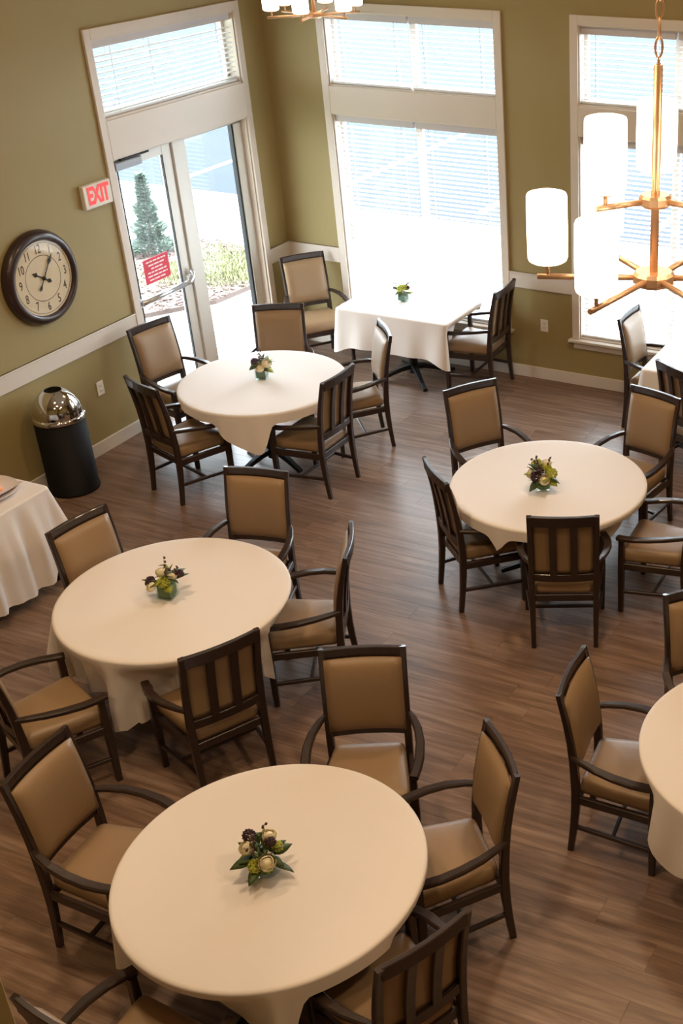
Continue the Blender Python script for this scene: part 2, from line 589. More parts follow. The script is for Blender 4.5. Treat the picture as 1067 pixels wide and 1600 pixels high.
# ------------------------------------------------------------------ windows with blinds
def window(n, c, w):
    x0, x1 = w
    mb = MB()
    d = -0.022
    root = MB()
    root.bbox((c[0], d, ZS), (x0, 0.0, 3.42), 0.003)                      # side casings
    root.bbox((x1, d, ZS), (c[1], 0.0, 3.42), 0.003)
    root.bbox((x0, d, ZT1), (x1, 0.0, 3.42), 0.003)
    root.bbox((x0, d, ZL), (x1, 0.0, ZT0), 0.003)                         # band between transom and sash
    o = struct(root.build('window_%d' % n, M['white']))
    jb = MB()                                                             # jamb lining
    for z0, z1 in ((ZS, ZL), (ZT0, ZT1)):
        jb.box((x0, 0.0, z0), (x0 + 0.012, TH, z1)).box((x1 - 0.012, 0.0, z0), (x1, TH, z1))
        jb.box((x0 + 0.012, 0.0, z1 - 0.012), (x1 - 0.012, TH, z1)).box((x0 + 0.012, 0.0, z0), (x1 - 0.012, TH, z0 + 0.012))
    jb.build('jamb', M['white'], o)
    MB().bbox((c[0] - 0.03, -0.062, ZS - 0.028), (c[1] + 0.03, 0.0, ZS), 0.005).build('sill', M['white'], o)
    MB().bbox((c[0] + 0.015, -0.02, ZS - 0.098), (c[1] - 0.015, 0.0, ZS - 0.028), 0.004).build('apron', M['white'], o)
    xm = (x0 + x1) / 2
    for z0, z1 in ((ZS, ZL), (ZT0, ZT1)):
        sf = MB()
        for a, b in ((x0 + 0.012, xm), (xm, x1 - 0.012)):
            sf.box((a, 0.105, z0 + 0.012), (a + 0.035, 0.145, z1 - 0.012)).box((b - 0.035, 0.105, z0 + 0.012), (b, 0.145, z1 - 0.012))
            sf.box((a + 0.035, 0.105, z0 + 0.012), (b - 0.035, 0.145, z0 + 0.05)).box((a + 0.035, 0.105, z1 - 0.05), (b - 0.035, 0.145, z1 - 0.012))
        s = sf.build('sash', M['white'], o)
        for a, b in ((x0 + 0.047, xm - 0.035), (xm + 0.035, x1 - 0.047)):
            MB().box((a, 0.122, z0 + 0.05), (b, 0.126, z1 - 0.05)).build('pane', M['glass'], s)
    return o


window(1, C1, W1)
window(2, C2, W2)

SLAT_P = 0.0435


def make_blind(name, label, x0, x1, z0, z1, group, axis='y', tilt=4.0, cords=(0.16, 0.84)):
    """horizontal slat blind hung between x0 and x1, z0 to z1, in the window recess"""
    L = x1 - x0
    if axis == 'y':
        t = thing(name, label, 'blind', ((x0 + x1) / 2, 0.050, z0), 0.0, group)
    else:
        t = thing(name, label, 'blind', (-0.050, (x0 + x1) / 2, z0), rad(90), group)
    H = z1 - z0
    h = L / 2
    MB().bbox((-h, -0.030, H - 0.062), (h, 0.030, H), 0.003).build('headrail', M['headrail'], t)
    MB().bbox((-h, -0.025, 0.006), (h, 0.025, 0.026), 0.004).build('bottom_rail', M['blind'], t)
    n = int((H - 0.062 - 0.04) / SLAT_P)
    cs, sn = math.cos(rad(tilt)), math.sin(rad(tilt))
    vs, fs = [], []
    for i in range(4):                                                    # shallow crowned slat
        u = -0.025 + 0.05 * i / 3
        cr = 0.0025 * (1 - (u / 0.025) ** 2)
        for th in (0.0, -0.0026):
            for e in (-h + 0.004, h - 0.004):
                yy, zz = u, cr + th
                vs.append((e, yy * cs - zz * sn, yy * sn + zz * cs))
    for i in range(3):
        a = i * 4
        fs += [(a, a + 1, a + 5, a + 4), (a + 2, a + 6, a + 7, a + 3), (a, a + 4, a + 6, a + 2), (a + 1, a + 3, a + 7, a + 5)]
    fs += [(0, 2, 3, 1), (12, 13, 15, 14)]
    me = MB().add(vs, fs).mesh('slat', M['blind'])
    for k in range(n):
        obj('slat', me, t, (0, 0, 0.048 + SLAT_P * k))
    for c in cords:
        for s in (-1, 1):
            MB().box((-h + L * c - 0.002, s * 0.0275 - 0.001, 0.02), (-h + L * c + 0.002, s * 0.0275 + 0.001, H - 0.06)).build('ladder_cord', M['cord'], t)
    return t


m1, m2 = (W1[0] + W1[1]) / 2, (W2[0] + W2[1]) / 2
BL = 'white slatted blinds in the windows'
make_blind('window_blind', 'white slatted blind in the transom over the door', D0 + 0.02, D1 - 0.02, T0 + 0.012, T1 - 0.012, BL, 'x', cords=(0.12, 0.38, 0.88))
for a, b, s in ((W1[0] + 0.016, m1 - 0.012, 'corner side'), (m1 + 0.012, W1[1] - 0.016, 'side away from the corner')):
    make_blind('window_blind', 'short white blind in the middle window transom, ' + s, a, b, ZT0 + 0.012, ZT1 - 0.012, BL)
    make_blind('window_blind', 'tall white blind behind the rectangular corner table, ' + s, a, b, ZS + 0.012, ZL - 0.012, BL)
for a, b, s in ((W2[0] + 0.016, m2 - 0.012, 'crossed by the brass chandelier rod'), (m2 + 0.012, W2[1] - 0.016, 'cut off by the frame edge')):
    make_blind('window_blind', 'short white transom blind ' + s, a, b, ZT0 + 0.012, ZT1 - 0.012, BL)
    make_blind('window_blind', 'tall white blind behind the lit shades, ' + ('its outlet side half' if 'crossed' in s else 'half cut off by the frame edge'), a, b, ZS + 0.012, ZL - 0.012, BL)

# ------------------------------------------------------------------ door unit in the left wall
cas = MB()
d = 0.024
cas.bbox((0, DT0, 0), (d, D0, 3.436), 0.003).bbox((0, D1, 0), (d, DT1, 3.436), 0.003)
cas.bbox((0, D0, T1), (d, D1, 3.436), 0.003).bbox((0, D0, HD), (d, D1, T0), 0.003)
door = struct(cas.build('door_1', M['white']))
jb = MB()
for z0, z1 in ((0.0, HD), (T0, T1)):
    jb.box((-TH, D0, z0), (0, D0 + 0.014, z1)).box((-TH, D1 - 0.014, z0), (0, D1, z1)).box((-TH, D0 + 0.014, z1 - 0.014), (0, D1 - 0.014, z1))
jb.box((-TH, D0 + 0.014, T0), (0.006, D1 - 0.014, T0 + 0.016))
jb.build('jamb', M['white'], door)
tf = MB()
tf.box((-0.145, D0 + 0.014, T0 + 0.016), (-0.105, D1 - 0.014, T0 + 0.055)).box((-0.145, D0 + 0.014, T1 - 0.055), (-0.105, D1 - 0.014, T1 - 0.014))
tf.box((-0.145, D0 + 0.014, T0 + 0.055), (-0.105, D0 + 0.055, T1 - 0.055)).box((-0.145, D1 - 0.055, T0 + 0.055), (-0.105, D1 - 0.014, T1 - 0.055))
tfo = tf.build('transom_frame', M['white'], door)
MB().box((-0.127, D0 + 0.055, T0 + 0.055), (-0.123, D1 - 0.055, T1 - 0.055)).build('pane', M['glass'], tfo)
MB().bbox((-0.135, -1.440, 0), (-0.055, -1.262, HD - 0.014), 0.006).build('mullion', M['alum'], door)
# sidelight
sl = MB()
sl.box((-0.125, -1.262, 0.0), (-0.075, D1 - 0.014, 0.07)).box((-0.125, -1.262, HD - 0.05), (-0.075, D1 - 0.014, HD - 0.014)).box((-0.125, -0.545, 0.07), (-0.060, D1 - 0.014, HD - 0.05))
slo = sl.build('sidelight_frame', M['alum'], door)
MB().box((-0.102, -1.262, 0.07), (-0.098, -0.563, HD - 0.05)).build('pane', M['glass'], slo)
MB().box((-0.115, -0.567, 0.07), (-0.072, -0.545, HD - 0.05)).build('gasket', M['gasket'], slo)
# swinging leaf
LF0, LF1 = D0 + 0.018, -1.444
lf = MB()
lf.bbox((-0.120, LF0, 0.008), (-0.075, LF0 + 0.10, HD - 0.02), 0.003).bbox((-0.120, LF1 - 0.115, 0.008), (-0.075, LF1, HD - 0.02), 0.003)
lf.bbox((-0.120, LF0 + 0.10, 0.008), (-0.075, LF1 - 0.115, 0.17), 0.003).bbox((-0.120, LF0 + 0.10, HD - 0.115), (-0.075, LF1 - 0.115, HD - 0.02), 0.003)
leaf = lf.build('door_leaf', M['alum'], door)
MB().box((-0.100, LF0 + 0.10, 0.17), (-0.096, LF1 - 0.115, HD - 0.115)).build('pane', M['glass'], leaf)
gk = MB()
ga, gb, gz0, gz1 = LF0 + 0.10, LF1 - 0.115, 0.17, HD - 0.115
gk.box((-0.094, gb - 0.012, gz0), (-0.074, gb, gz1)).box((-0.094, ga, gz0), (-0.074, ga + 0.012, gz1))
gk.build('gasket', M['gasket'], leaf)
hb = MB()
hb.tube([(-0.02, LF0 + 0.05, 1.105), (-0.02, LF1 - 0.16, 1.105)], 0.024, 12)
hb.tube([(-0.02, LF1 - 0.16, 1.105), (-0.018, LF1 - 0.08, 1.11), (-0.022, LF1 - 0.035, 1.13), (-0.03, LF1 - 0.022, 1.17), (-0.045, LF1 - 0.03, 1.205)], 0.021, 12)
hb.bbox((-0.076, LF1 - 0.085, 1.075), (-0.03, LF1 - 0.03, 1.165), 0.006).bbox((-0.076, LF0 + 0.02, 1.07), (-0.02, LF0 + 0.08, 1.14), 0.006)
hb.build('crash_bar', M['silver'], leaf)
MB().bbox((-0.070, LF1 - 0.030, 1.06), (-0.056, LF1 - 0.005, 1.16), 0.003).build('latch_case', M['gasket'], leaf)
cl = MB()
cl.bbox((-0.074, LF0 + 0.03, HD - 0.115), (-0.012, LF0 + 0.36, HD - 0.045), 0.008)
cl.build('closer', M['closer'], leaf)
ca = MB()
ca.sweep([(-0.04, LF0 + 0.12, HD - 0.036), (-0.03, LF0 + 0.46, HD - 0.030)], 0.03, 0.014)
ca.build('closer_arm', M['gasket'], leaf)

# red notice taped to the door glass (print too blurred to read: bars of print)
nt = thing('door_notice', 'red rectangular notice with lines of white print on the door glass', 'sign', (-0.0945, -1.855, 1.325))
MB().box((0.0, -0.165, -0.112), (0.003, 0.165, 0.112)).build('placard', M['notice_red'], nt)
random.seed(4)
for k in range(6):
    zc = 0.083 - 0.033 * k
    hw = (0.13, 0.105, 0.075, 0.125, 0.13, 0.115)[k]
    ln = MB()
    yy = -hw
    while yy < hw - 0.012:
        wl_ = random.uniform(0.03, 0.07)
        ln.box((0.003, yy, zc - 0.0065), (0.0038, min(yy + wl_, hw), zc + 0.0065))
        yy += wl_ + 0.010
    ln.build('print_line', M['notice_white'], nt)

# exit sign
ex = thing('exit_sign', 'small lit exit sign with red letters on the olive wall', 'sign', (0.0, -2.527, 2.178))
MB().bbox((0.0, -0.160, -0.098), (0.045, 0.160, 0.098), 0.006).build('housing', M['sign_white'], ex)
for k, ch in enumerate('EXIT'):
    o = obj('letter', text_mesh(ch, 0.165, M['sign_red'], 0.0015, 0.006), ex, (0.0468, (-0.090, -0.018, 0.044, 0.092)[k], 0.0), (rad(90), 0, rad(90)))
    o.scale = (0.78, 1.18, 1)

# outlets
for nm, mx_, lb in (('wall_outlet', Matrix.Translation((0, -2.897, 0.577)) @ Matrix.Rotation(rad(90), 4, 'Z'), 'white outlet plate on the olive wall beside the black bin'),
                    ('wall_outlet', Matrix.Translation((2.918, 0, 0.562)), 'white outlet plate on the wall between the two big windows')):
    t = thing(nm, lb, 'outlet')
    t.matrix_world = mx_
    MB().bbox((-0.040, -0.008, -0.062), (0.040, 0.0, 0.062), 0.003).build('cover_plate', M['plate'], t)
    for zc in (-0.022, 0.022):
        s = MB().bbox((-0.017, -0.0105, zc - 0.014), (0.017, -0.007, zc + 0.014), 0.002).build('socket', M['plate'], t)
        MB().box((-0.008, -0.0112, zc - 0.006), (-0.005, -0.0100, zc + 0.006)).box((0.005, -0.0112, zc - 0.006), (0.008, -0.0100, zc + 0.006)).build('slot', M['slot'], s)

# ------------------------------------------------------------------ wall clock
ck = thing('wall_clock', 'large round wall clock with thick dark brown rim on the olive wall', 'clock', (0.0, -3.288, 1.695))
ck.scale = (1.0, 1.055, 1.055)
CM = Matrix.Rotation(rad(90), 4, 'Y') @ Matrix.Rotation(rad(90), 4, 'Z')      # local +z to world +x, up kept
rim = [(0.280, 0.0), (0.356, 0.0), (0.362, 0.012), (0.360, 0.030), (0.348, 0.056), (0.330, 0.074), (0.310, 0.080), (0.294, 0.076), (0.286, 0.064), (0.284, 0.050), (0.280, 0.0)]
MB().lathe(rim, 72, m=CM).build('rim', M['clock_ring'], ck)
fc = MB().lathe([(0.0001, 0.052), (0.285, 0.052), (0.285, 0.040), (0.0001, 0.040)], 60, smooth=False, m=CM).build('dial', M['clock_face'], ck)
MB().lathe([(0.170, 0.0522), (0.1725, 0.0530), (0.175, 0.0522)], 60, m=CM).build('inner_ring', M['ink'], fc)
MB().lathe([(0.266, 0.0522), (0.268, 0.0530), (0.270, 0.0522)], 60, m=CM).build('minute_ring', M['ink'], fc)
for k in range(1, 13):
    a = rad(90 - 30 * k)
    o = obj('numeral', text_mesh(str(k), 0.088, M['ink'], 0.0008), fc, (0.0530, 0.222 * math.cos(a), 0.222 * math.sin(a)), (rad(90), 0, rad(90)))
    o.scale = (0.72, 1.1, 1)


def hand(name, ang, length, tail, w, x):
    mb = MB()
    pts = [(-tail - 0.022, 0.0), (-tail, w * 1.3), (-tail + 0.03, w * 0.35), (length * 0.55, w * 0.35), (length * 0.70, w * 1.5), (length * 0.80, w * 0.8), (length, 0.0)]
    prof = pts + [(a, -b) for a, b in reversed(pts[1:-1])]
    c, s = math.cos(rad(ang)), math.sin(rad(ang))
    vs = [(x + dx, u * c - v * s, u * s + v * c) for dx in (0, 0.003) for u, v in prof]
    n = len(prof)
    mb.add(vs, [tuple(range(n)), tuple(range(2 * n - 1, n - 1, -1))] + [(i, (i + 1) % n, n + (i + 1) % n, n + i) for i in range(n)])
    return mb.build(name, M['hands'], ck)


hand('hour_hand', 90 - 30 * 10.0 - 3, 0.118, 0.062, 0.013, 0.055)
hand('minute_hand', 90 - 6 * 6.0, 0.205, 0.085, 0.010, 0.060)
MB().lathe([(0.0001, 0.066), (0.014, 0.066), (0.014, 0.0525)], 20, m=CM).build('hub_cap', M['hands'], ck)
MB().lathe([(0.0001, 0.068), (0.288, 0.068), (0.288, 0.070), (0.0001, 0.070)], 60, smooth=False, m=CM).build('cover_glass', M['clock_glass'], ck)

# ------------------------------------------------------------------ black bin with chrome dome
bn = thing('trash_bin', 'black cylindrical bin with a chrome dome lid against the wall', 'bin', (0.236, -3.615, 0.0))
MB().lathe([(0.0001, 0.0), (0.196, 0.0), (0.205, 0.006), (0.205, 0.022), (0.200, 0.026), (0.200, 0.640), (0.0001, 0.640)], 56).build('body', M['bin_black'], bn)
MB().lathe([(0.196, 0.640), (0.206, 0.642), (0.208, 0.660), (0.206, 0.678), (0.190, 0.682)], 56).build('collar', M['chrome'], bn)
pr = [(0.190, 0.680), (0.190, 0.700)]
for k in range(1, 15):
    a = rad(90 * k / 14 * 0.74)
    pr.append((0.190 * math.cos(a), 0.700 + 0.205 * math.sin(a)))
rt, zt = pr[-1]
pr += [(rt - 0.004, zt + 0.003), (rt - 0.007, zt)]
MB().lathe(pr, 56).build('dome_lid', M['chrome'], bn)
MB().lathe([(0.0001, zt - 0.060), (rt - 0.012, zt - 0.058), (rt - 0.0065, zt - 0.001), (rt - 0.004, zt - 0.010), (rt - 0.010, zt - 0.064), (0.0001, zt - 0.066)], 40).build('opening_liner', M['bin_black'], bn)

# ------------------------------------------------------------------ chairs
H_T = 1.042
PX = 0.215                             # half distance between back posts


def post_y(z):
    ks = ((0.0, -0.240), (0.15, -0.222), (0.30, -0.210), (0.42, -0.207), (0.55, -0.212), (0.70, -0.225), (0.85, -0.250), (1.05, -0.294))
    for (a, ya), (b, yb) in zip(ks, ks[1:]):
        if z <= b:
            t = (z - a) / (b - a)
            return ya + (yb - ya) * t
    return ks[-1][1]


def curve_y(x, z):
    return post_y(z) - 0.020 * (1 - (x / PX) ** 2)


def chair_meshes():
    me = []
    for s in (-1, 1):                                                     # rear leg running up into the back post
        zs = [0, 0.08, 0.18, 0.30, 0.42, 0.52, 0.62, 0.74, 0.86, 0.95, H_T]
        pts = [(s * (PX - 0.006 + 0.006 * z), post_y(z), z) for z in zs]
        ws = [0.030 + 0.010 * min(1, z / 0.35) - 0.006 * max(0, (z - 0.5) / 0.54) for z in zs]
        hs = [0.034 + 0.012 * min(1, z / 0.35) - 0.018 * max(0, (z - 0.5) / 0.54) for z in zs]
        me.append(('rear_leg', MB().sweep(pts, ws, hs, (0, 1, 0)).mesh('rear_leg', M['wood'])))
        zs = [0, 0.15, 0.34, 0.45, 0.585]
        pts = [(s * (0.262 + 0.002 * z), 0.226, z) for z in zs]
        me.append(('leg', MB().sweep(pts, [0.034, 0.039, 0.044, 0.042, 0.038], [0.034, 0.039, 0.044, 0.042, 0.038], (0, 1, 0)).mesh('leg', M['wood'])))
        arm = [(s * 0.222, -0.222, 0.655), (s * 0.248, -0.17, 0.655), (s * 0.280, -0.08, 0.648), (s * 0.296, 0.02, 0.634), (s * 0.296, 0.12, 0.617), (s * 0.284, 0.19, 0.604), (s * 0.270, 0.255, 0.596)]
        me.append(('arm', MB().sweep(arm, [0.026, 0.036, 0.044, 0.048, 0.050, 0.050, 0.048], 0.030, (0, 0, 1), 0.45).mesh('arm', M['wood'])))
        sd = [(s * 0.213, -0.200, 0.175), (s * 0.262, 0.210, 0.165)]
        me.append(('stretcher', MB().sweep(sd, 0.020, 0.026).mesh('stretcher', M['wood'])))
        sl = [(s * 0.068, curve_y(0.068, z) - 0.003, z) for z in (0.552, 0.66, 0.78, 0.90, 0.985)]
        me.append(('slat', MB().sweep(sl, 0.048, 0.016, (0, 1, 0)).mesh('slat', M['wood'])))
    me.append(('stretcher', MB().sweep([(-0.236, 0.0, 0.172), (0.236, 0.0, 0.172)], 0.020, 0.024).mesh('stretcher', M['wood'])))
    xs = [-PX + 0.008, -0.15, -0.08, 0, 0.08, 0.15, PX - 0.008]
    me.append(('top_rail', MB().sweep([(x, curve_y(x, H_T - 0.03) - 0.002, H_T - 0.036) for x in xs], 0.026, 0.074).mesh('top_rail', M['wood'])))
    me.append(('lower_rail', MB().sweep([(x, curve_y(x, 0.545) - 0.002, 0.545) for x in xs], 0.022, 0.056).mesh('lower_rail', M['wood'])))
    # seat frame: four rails
    fr = MB()
    z = 0.372
    fr.sweep([(-0.208, -0.196, z), (0.208, -0.196, z)], 0.024, 0.052).sweep([(-0.250, 0.232, z), (0.250, 0.232, z)], 0.024, 0.052)
    for s in (-1, 1):
        fr.sweep([(s * 0.214, -0.205, z), (s * 0.262, 0.226, z)], 0.024, 0.052)
    me.append(('seat_frame', fr.mesh('seat_frame', M['wood'])))
    # seat cushion: rounded trapezoid pad
    cor = [(-0.190, -0.190), (0.190, -0.190), (0.246, 0.250), (-0.246, 0.250)]
    cor = [Vector((a, b, 0)) for a, b in cor]
    ring = []
    for i in range(4):
        p, a, b = cor[i], cor[i - 1], cor[(i + 1) % 4]
        da, db = (a - p).normalized(), (b - p).normalized()
        r = 0.035
        p0, p2 = p + da * r, p + db * r
        for k in range(5):
            t = k / 4
            ring.append(p0 * (1 - t) ** 2 + p * 2 * t * (1 - t) + p2 * t ** 2)
    cen = Vector((0, 0.03, 0))
    mb = MB()
    layers = [(0.93, 0.396), (1.0, 0.402), (1.012, 0.425), (1.010, 0.452), (0.985, 0.474), (0.93, 0.486), (0.75, 0.494), (0.45, 0.499), (0.15, 0.501)]
    vs = []
    for sc, zz in layers:
        for p in ring:
            q = cen + (p - cen) * sc
            vs.append((q.x, q.y, zz))
    n = len(ring)
    fs = []
    for i in range(len(layers) - 1):
        for k in range(n):
            fs.append((i * n + k, i * n + (k + 1) % n, (i + 1) * n + (k + 1) % n, (i + 1) * n + k))
    fs.append(tuple(range(n)))
    fs.append(tuple((len(layers) - 1) * n + k for k in range(n)))
    me.append(('seat', mb.add(vs, fs, True).mesh('seat', M['fabric'])))
    # padded back panel in front of the slats
    nx, nz = 10, 10
    hw, zb, zt_ = 0.207, 0.562, 0.988
    vs, fs = [], []
    for side in (0, 1):
        for j in range(nz + 1):
            for i in range(nx + 1):
                u, w = -1 + 2 * i / nx, -1 + 2 * j / nz
                x, zz = hw * u, (zb + zt_) / 2 + (zt_ - zb) / 2 * w
                base = curve_y(x, zz) + 0.0145
                if side == 0:
                    yy = base
                else:
                    yy = base + 0.010 + 0.032 * ((1 - abs(u) ** 5) * (1 - abs(w) ** 5)) ** 0.6
                vs.append((x, yy, zz))
    row_ = nx + 1
    N_ = row_ * (nz + 1)
    for j in range(nz):
        for i in range(nx):
            a = j * row_ + i
            fs.append((a, a + 1, a + row_ + 1, a + row_))
            fs.append((N_ + a, N_ + a + row_, N_ + a + row_ + 1, N_ + a + 1))
    for j in range(nz):
        for i in (0, nx):
            a = j * row_ + i
            fs.append((a, a + row_, N_ + a + row_, N_ + a))
    for i in range(nx):
        for j in (0, nz):
            a = j * row_ + i
            fs.append((a, a + 1, N_ + a + 1, N_ + a))
    me.append(('backrest', MB().add(vs, fs, True).mesh('backrest', M['fabric'])))
    return me


CH_ME = chair_meshes()
CHAIRS = [
    # table, x, y, rotation, label, group
    ('1', 0.507, -2.467, -99.5, 'chair with its back to the glass door, beside the wall outlet'),
    ('1', 1.149, -3.223, -17.3, 'slat-backed chair standing closest to the black chrome-topped bin'),
    ('1', 1.130, -1.840, -151.3, 'chair on the window side of the round table by the glass door'),
    ('1', 1.984, -1.916, 134.7, 'chair seen in profile in front of the white corner table drape'),
    ('1', 2.095, -2.743, 89.8, 'slat-backed chair on the aisle side of the round table by the glass door'),
    ('2', 2.445, -5.414, -97.6, 'chair between the skirted buffet and the round table with square green vase'),
    ('2', 2.861, -4.654, -166.7, 'front-facing chair behind the round table with the square green vase'),
    ('2', 3.628, -5.065, 117.5, 'chair at the aisle edge of the table with the square green vase'),
    ('2', 3.597, -6.009, 62.6, 'slat-backed chair between the two biggest round tables'),
    ('2', 2.777, -6.446, -23.0, 'chair with only seat and arms in frame, by the hanging cloth pleats'),
    ('3', 3.905, -7.195, -84.8, 'large tan chair at the frame edge, facing the lowest round table'),
    ('3', 4.712, -6.134, -152.7, 'front-facing chair at the top edge of the lowest round table'),
    ('3', 5.422, -6.517, 135.7, 'chair seen side-on at the aisle side of the lowest round table'),
    ('3', 5.598, -7.349, 66.3, 'slat-backed chair cut off by the bottom edge of the picture'),
    ('3', 4.825, -8.037, -4.6, 'chair almost hidden in the bottom corner by the olive pier'),
    ('4', 3.702, -2.698, -124.1, 'tan front-facing chair behind the chandelier-side table, by the open aisle'),
    ('4', 4.767, -2.387, 164.9, 'tan front-facing chair just in front of the slat-backed window-table chair'),
    ('4', 5.359, -3.285, 93.4, 'chair with seat and arms only in frame, at the burgundy centrepiece table'),
    ('4', 4.866, -3.895, 23.9, 'slat-backed chair seen squarely from behind'),
    ('4', 4.116, -3.694, -40.7, 'slat-backed chair tucked deep under the table with burgundy centrepiece'),
    ('5', 5.976, -5.589, -83.6, 'chair facing the round table cut by the frame edge, side arm in view'),
    ('5', 6.244, -4.841, -139.7, 'chair mostly out of frame behind the half-seen round table'),
    ('6', 0.571, -0.433, -126.1, 'chair in the room corner between door and middle window'),
    ('6', 2.383, -0.352, 92.0, 'slat-backed chair at the end of the rectangular table below the middle window'),
    ('7', 4.294, -0.544, -91.6, 'greyish chair in front of the window with the lit shades'),
    ('7', 4.962, -1.342, -27.1, 'slat-backed chair at the half-seen window table'),
]
GROUPS = {'1': 'armchairs at the round table by the door', '2': 'armchairs at the round table by the buffet', '3': 'armchairs at the lowest round table',
          '4': 'armchairs at the burgundy centrepiece table', '5': 'armchairs at the half-seen round table', '6': 'armchairs at the rectangular corner table', '7': 'armchairs at the half-seen window table'}
proto = None
for tb, x, y, r, lb in CHAIRS:
    if proto is None:
        c = thing('dining_chair', lb, 'chair', (x, y, 0), rad(r), GROUPS[tb])
        for nm, me in CH_ME:
            obj(nm, me, c)
        proto = c
    else:
        c = copy_tree(proto)
        c.location = (x, y, 0)
        c.rotation_euler = (0, 0, rad(r))
        tag(c, lb, 'chair', GROUPS[tb])

# ------------------------------------------------------------------ tables and cloths
TR, TZ = 0.690, 0.752
CHP = [(x, y, rad(r)) for _, x, y, r, _ in CHAIRS]


def chair_local(ch, x, y):
    dx, dy = x - ch[0], y - ch[1]
    c, s = math.cos(ch[2]), math.sin(ch[2])
    return dx * c + dy * s, -dx * s + dy * c


def blocked(x, y):
    """inside the footprint of a chair's arms and seat"""
    for ch in CHP:
        lx, ly = chair_local(ch, x, y)
        if abs(lx) < 0.345 and -0.42 < ly < 0.285:
            return True
    return False


def smooth_ring(a, n):
    for _ in range(n):
        a = [(a[i - 1] + 2 * a[i] + a[(i + 1) % len(a)]) / 4 for i in range(len(a))]
    return a


def drape(name, pts, nrm, drops, top_z, amp, freq, label, group=None, seed=0, free=0.085, inner=None, hem_wave=0.0, flare=0.02):
    """cloth: flat top bounded by pts, hanging down by drops; keeps clear of chairs by pulling in or riding up on the arms"""
    rnd = random.Random(seed)
    n = len(pts)
    ph = rnd.uniform(0, 6.28)
    pull, lim = [], []
    for p, nn, dr in zip(pts, nrm, drops):
        t = 0.0
        while t < 0.30 and blocked(p.x - nn.x * t + nn.x * 0.02, p.y - nn.y * t + nn.y * 0.02):
            t += 0.01
        if t >= 0.23:
            pull.append(0.0); lim.append(free)
        else:
            pull.append(t); lim.append(dr)
    mn = lambda a, k: [min(a[(i + j) % n] for j in range(-k, k + 1)) for i in range(n)]
    mxx = lambda a, k: [max(a[(i + j) % n] for j in range(-k, k + 1)) for i in range(n)]
    pull = smooth_ring(mxx(pull, 2), 3)
    lim = smooth_ring(mn(lim, 3), 3)
    K = 12
    vs, fs = [], []
    cen = sum((Vector((p.x, p.y, 0)) for p in pts), Vector()) / n
    tops = [0.0, 0.25, 0.5, 0.75, 0.93, 0.985]
    for tt in tops[1:]:
        for p in pts:
            q = cen + (Vector((p.x, p.y, 0)) - cen) * tt
            z = top_z + 0.0008 * math.sin(q.x * 9 + seed) * math.sin(q.y * 7 + seed * 2)
            vs.append((q.x, q.y, z))
    R0 = 0.014
    for tt in (0.35, 0.75, 1.0):
        a = tt * PI / 2
        for p, nn in zip(pts, nrm):
            vs.append((p.x + nn.x * R0 * (math.sin(a) - 0.35), p.y + nn.y * R0 * (math.sin(a) - 0.35), top_z - R0 * (1 - math.cos(a))))
    for k in range(1, K + 1):
        for i, (p, nn) in enumerate(zip(pts, nrm)):
            d_ = lim[i] * (1 + hem_wave * math.sin(i * 2 * PI * 7 / n + ph)) - R0
            s = d_ * k / K
            sf = min(1.0, max(0.0, s - 0.022) / 0.10)
            inn = pull[i] * sf * sf * (3 - 2 * sf)
            w_ = 0.6 * math.sin(freq * 2 * PI * i / n + ph) + 0.4 * math.sin((freq * 1.73 // 1) * 2 * PI * i / n + 2 * ph)
            if lim[i] < 0.16:
                f = 0.0
            elif pull[i] > 0.01:                                          # against a chair the folds go inwards
                f = amp * (w_ - 1) * min(1, max(0, s - 0.06) / 0.25)
            else:
                f = amp * (w_ + 1) * min(1, s / 0.3)
            off = R0 * 0.65 + f - inn + (flare * s if pull[i] < 0.005 else 0)
            vs.append((p.x + nn.x * off, p.y + nn.y * off, top_z - R0 - s))
    rows = len(tops) - 1 + 3 + K
    for r in range(rows - 1):
        for i in range(n):
            fs.append((r * n + i, r * n + (i + 1) % n, (r + 1) * n + (i + 1) % n, (r + 1) * n + i))
    fs.append(tuple(range(n)))
    o = MB().add(vs, fs, True).build(name, M['cloth'])
    tag(o, label, 'tablecloth', group)
    return o


def table_base(t, r):
    MB().lathe([(0.045, 0.05), (0.045, 0.70), (0.10, 0.718), (0.10, 0.722), (0.0001, 0.722)], 24).build('column', M['black_metal'], t)
    for k in range(4):
        a = rad(45 + 90 * k)
        c, s = math.cos(a), math.sin(a)
        pts = [(c * q, s * q, z) for q, z in ((0.03, 0.115), (0.12, 0.105), (0.22, 0.075), (0.31, 0.040), (r, 0.020))]
        MB().sweep(pts, [0.06, 0.055, 0.05, 0.046, 0.044], [0.05, 0.045, 0.04, 0.034, 0.03]).build('foot', M['black_metal'], t)


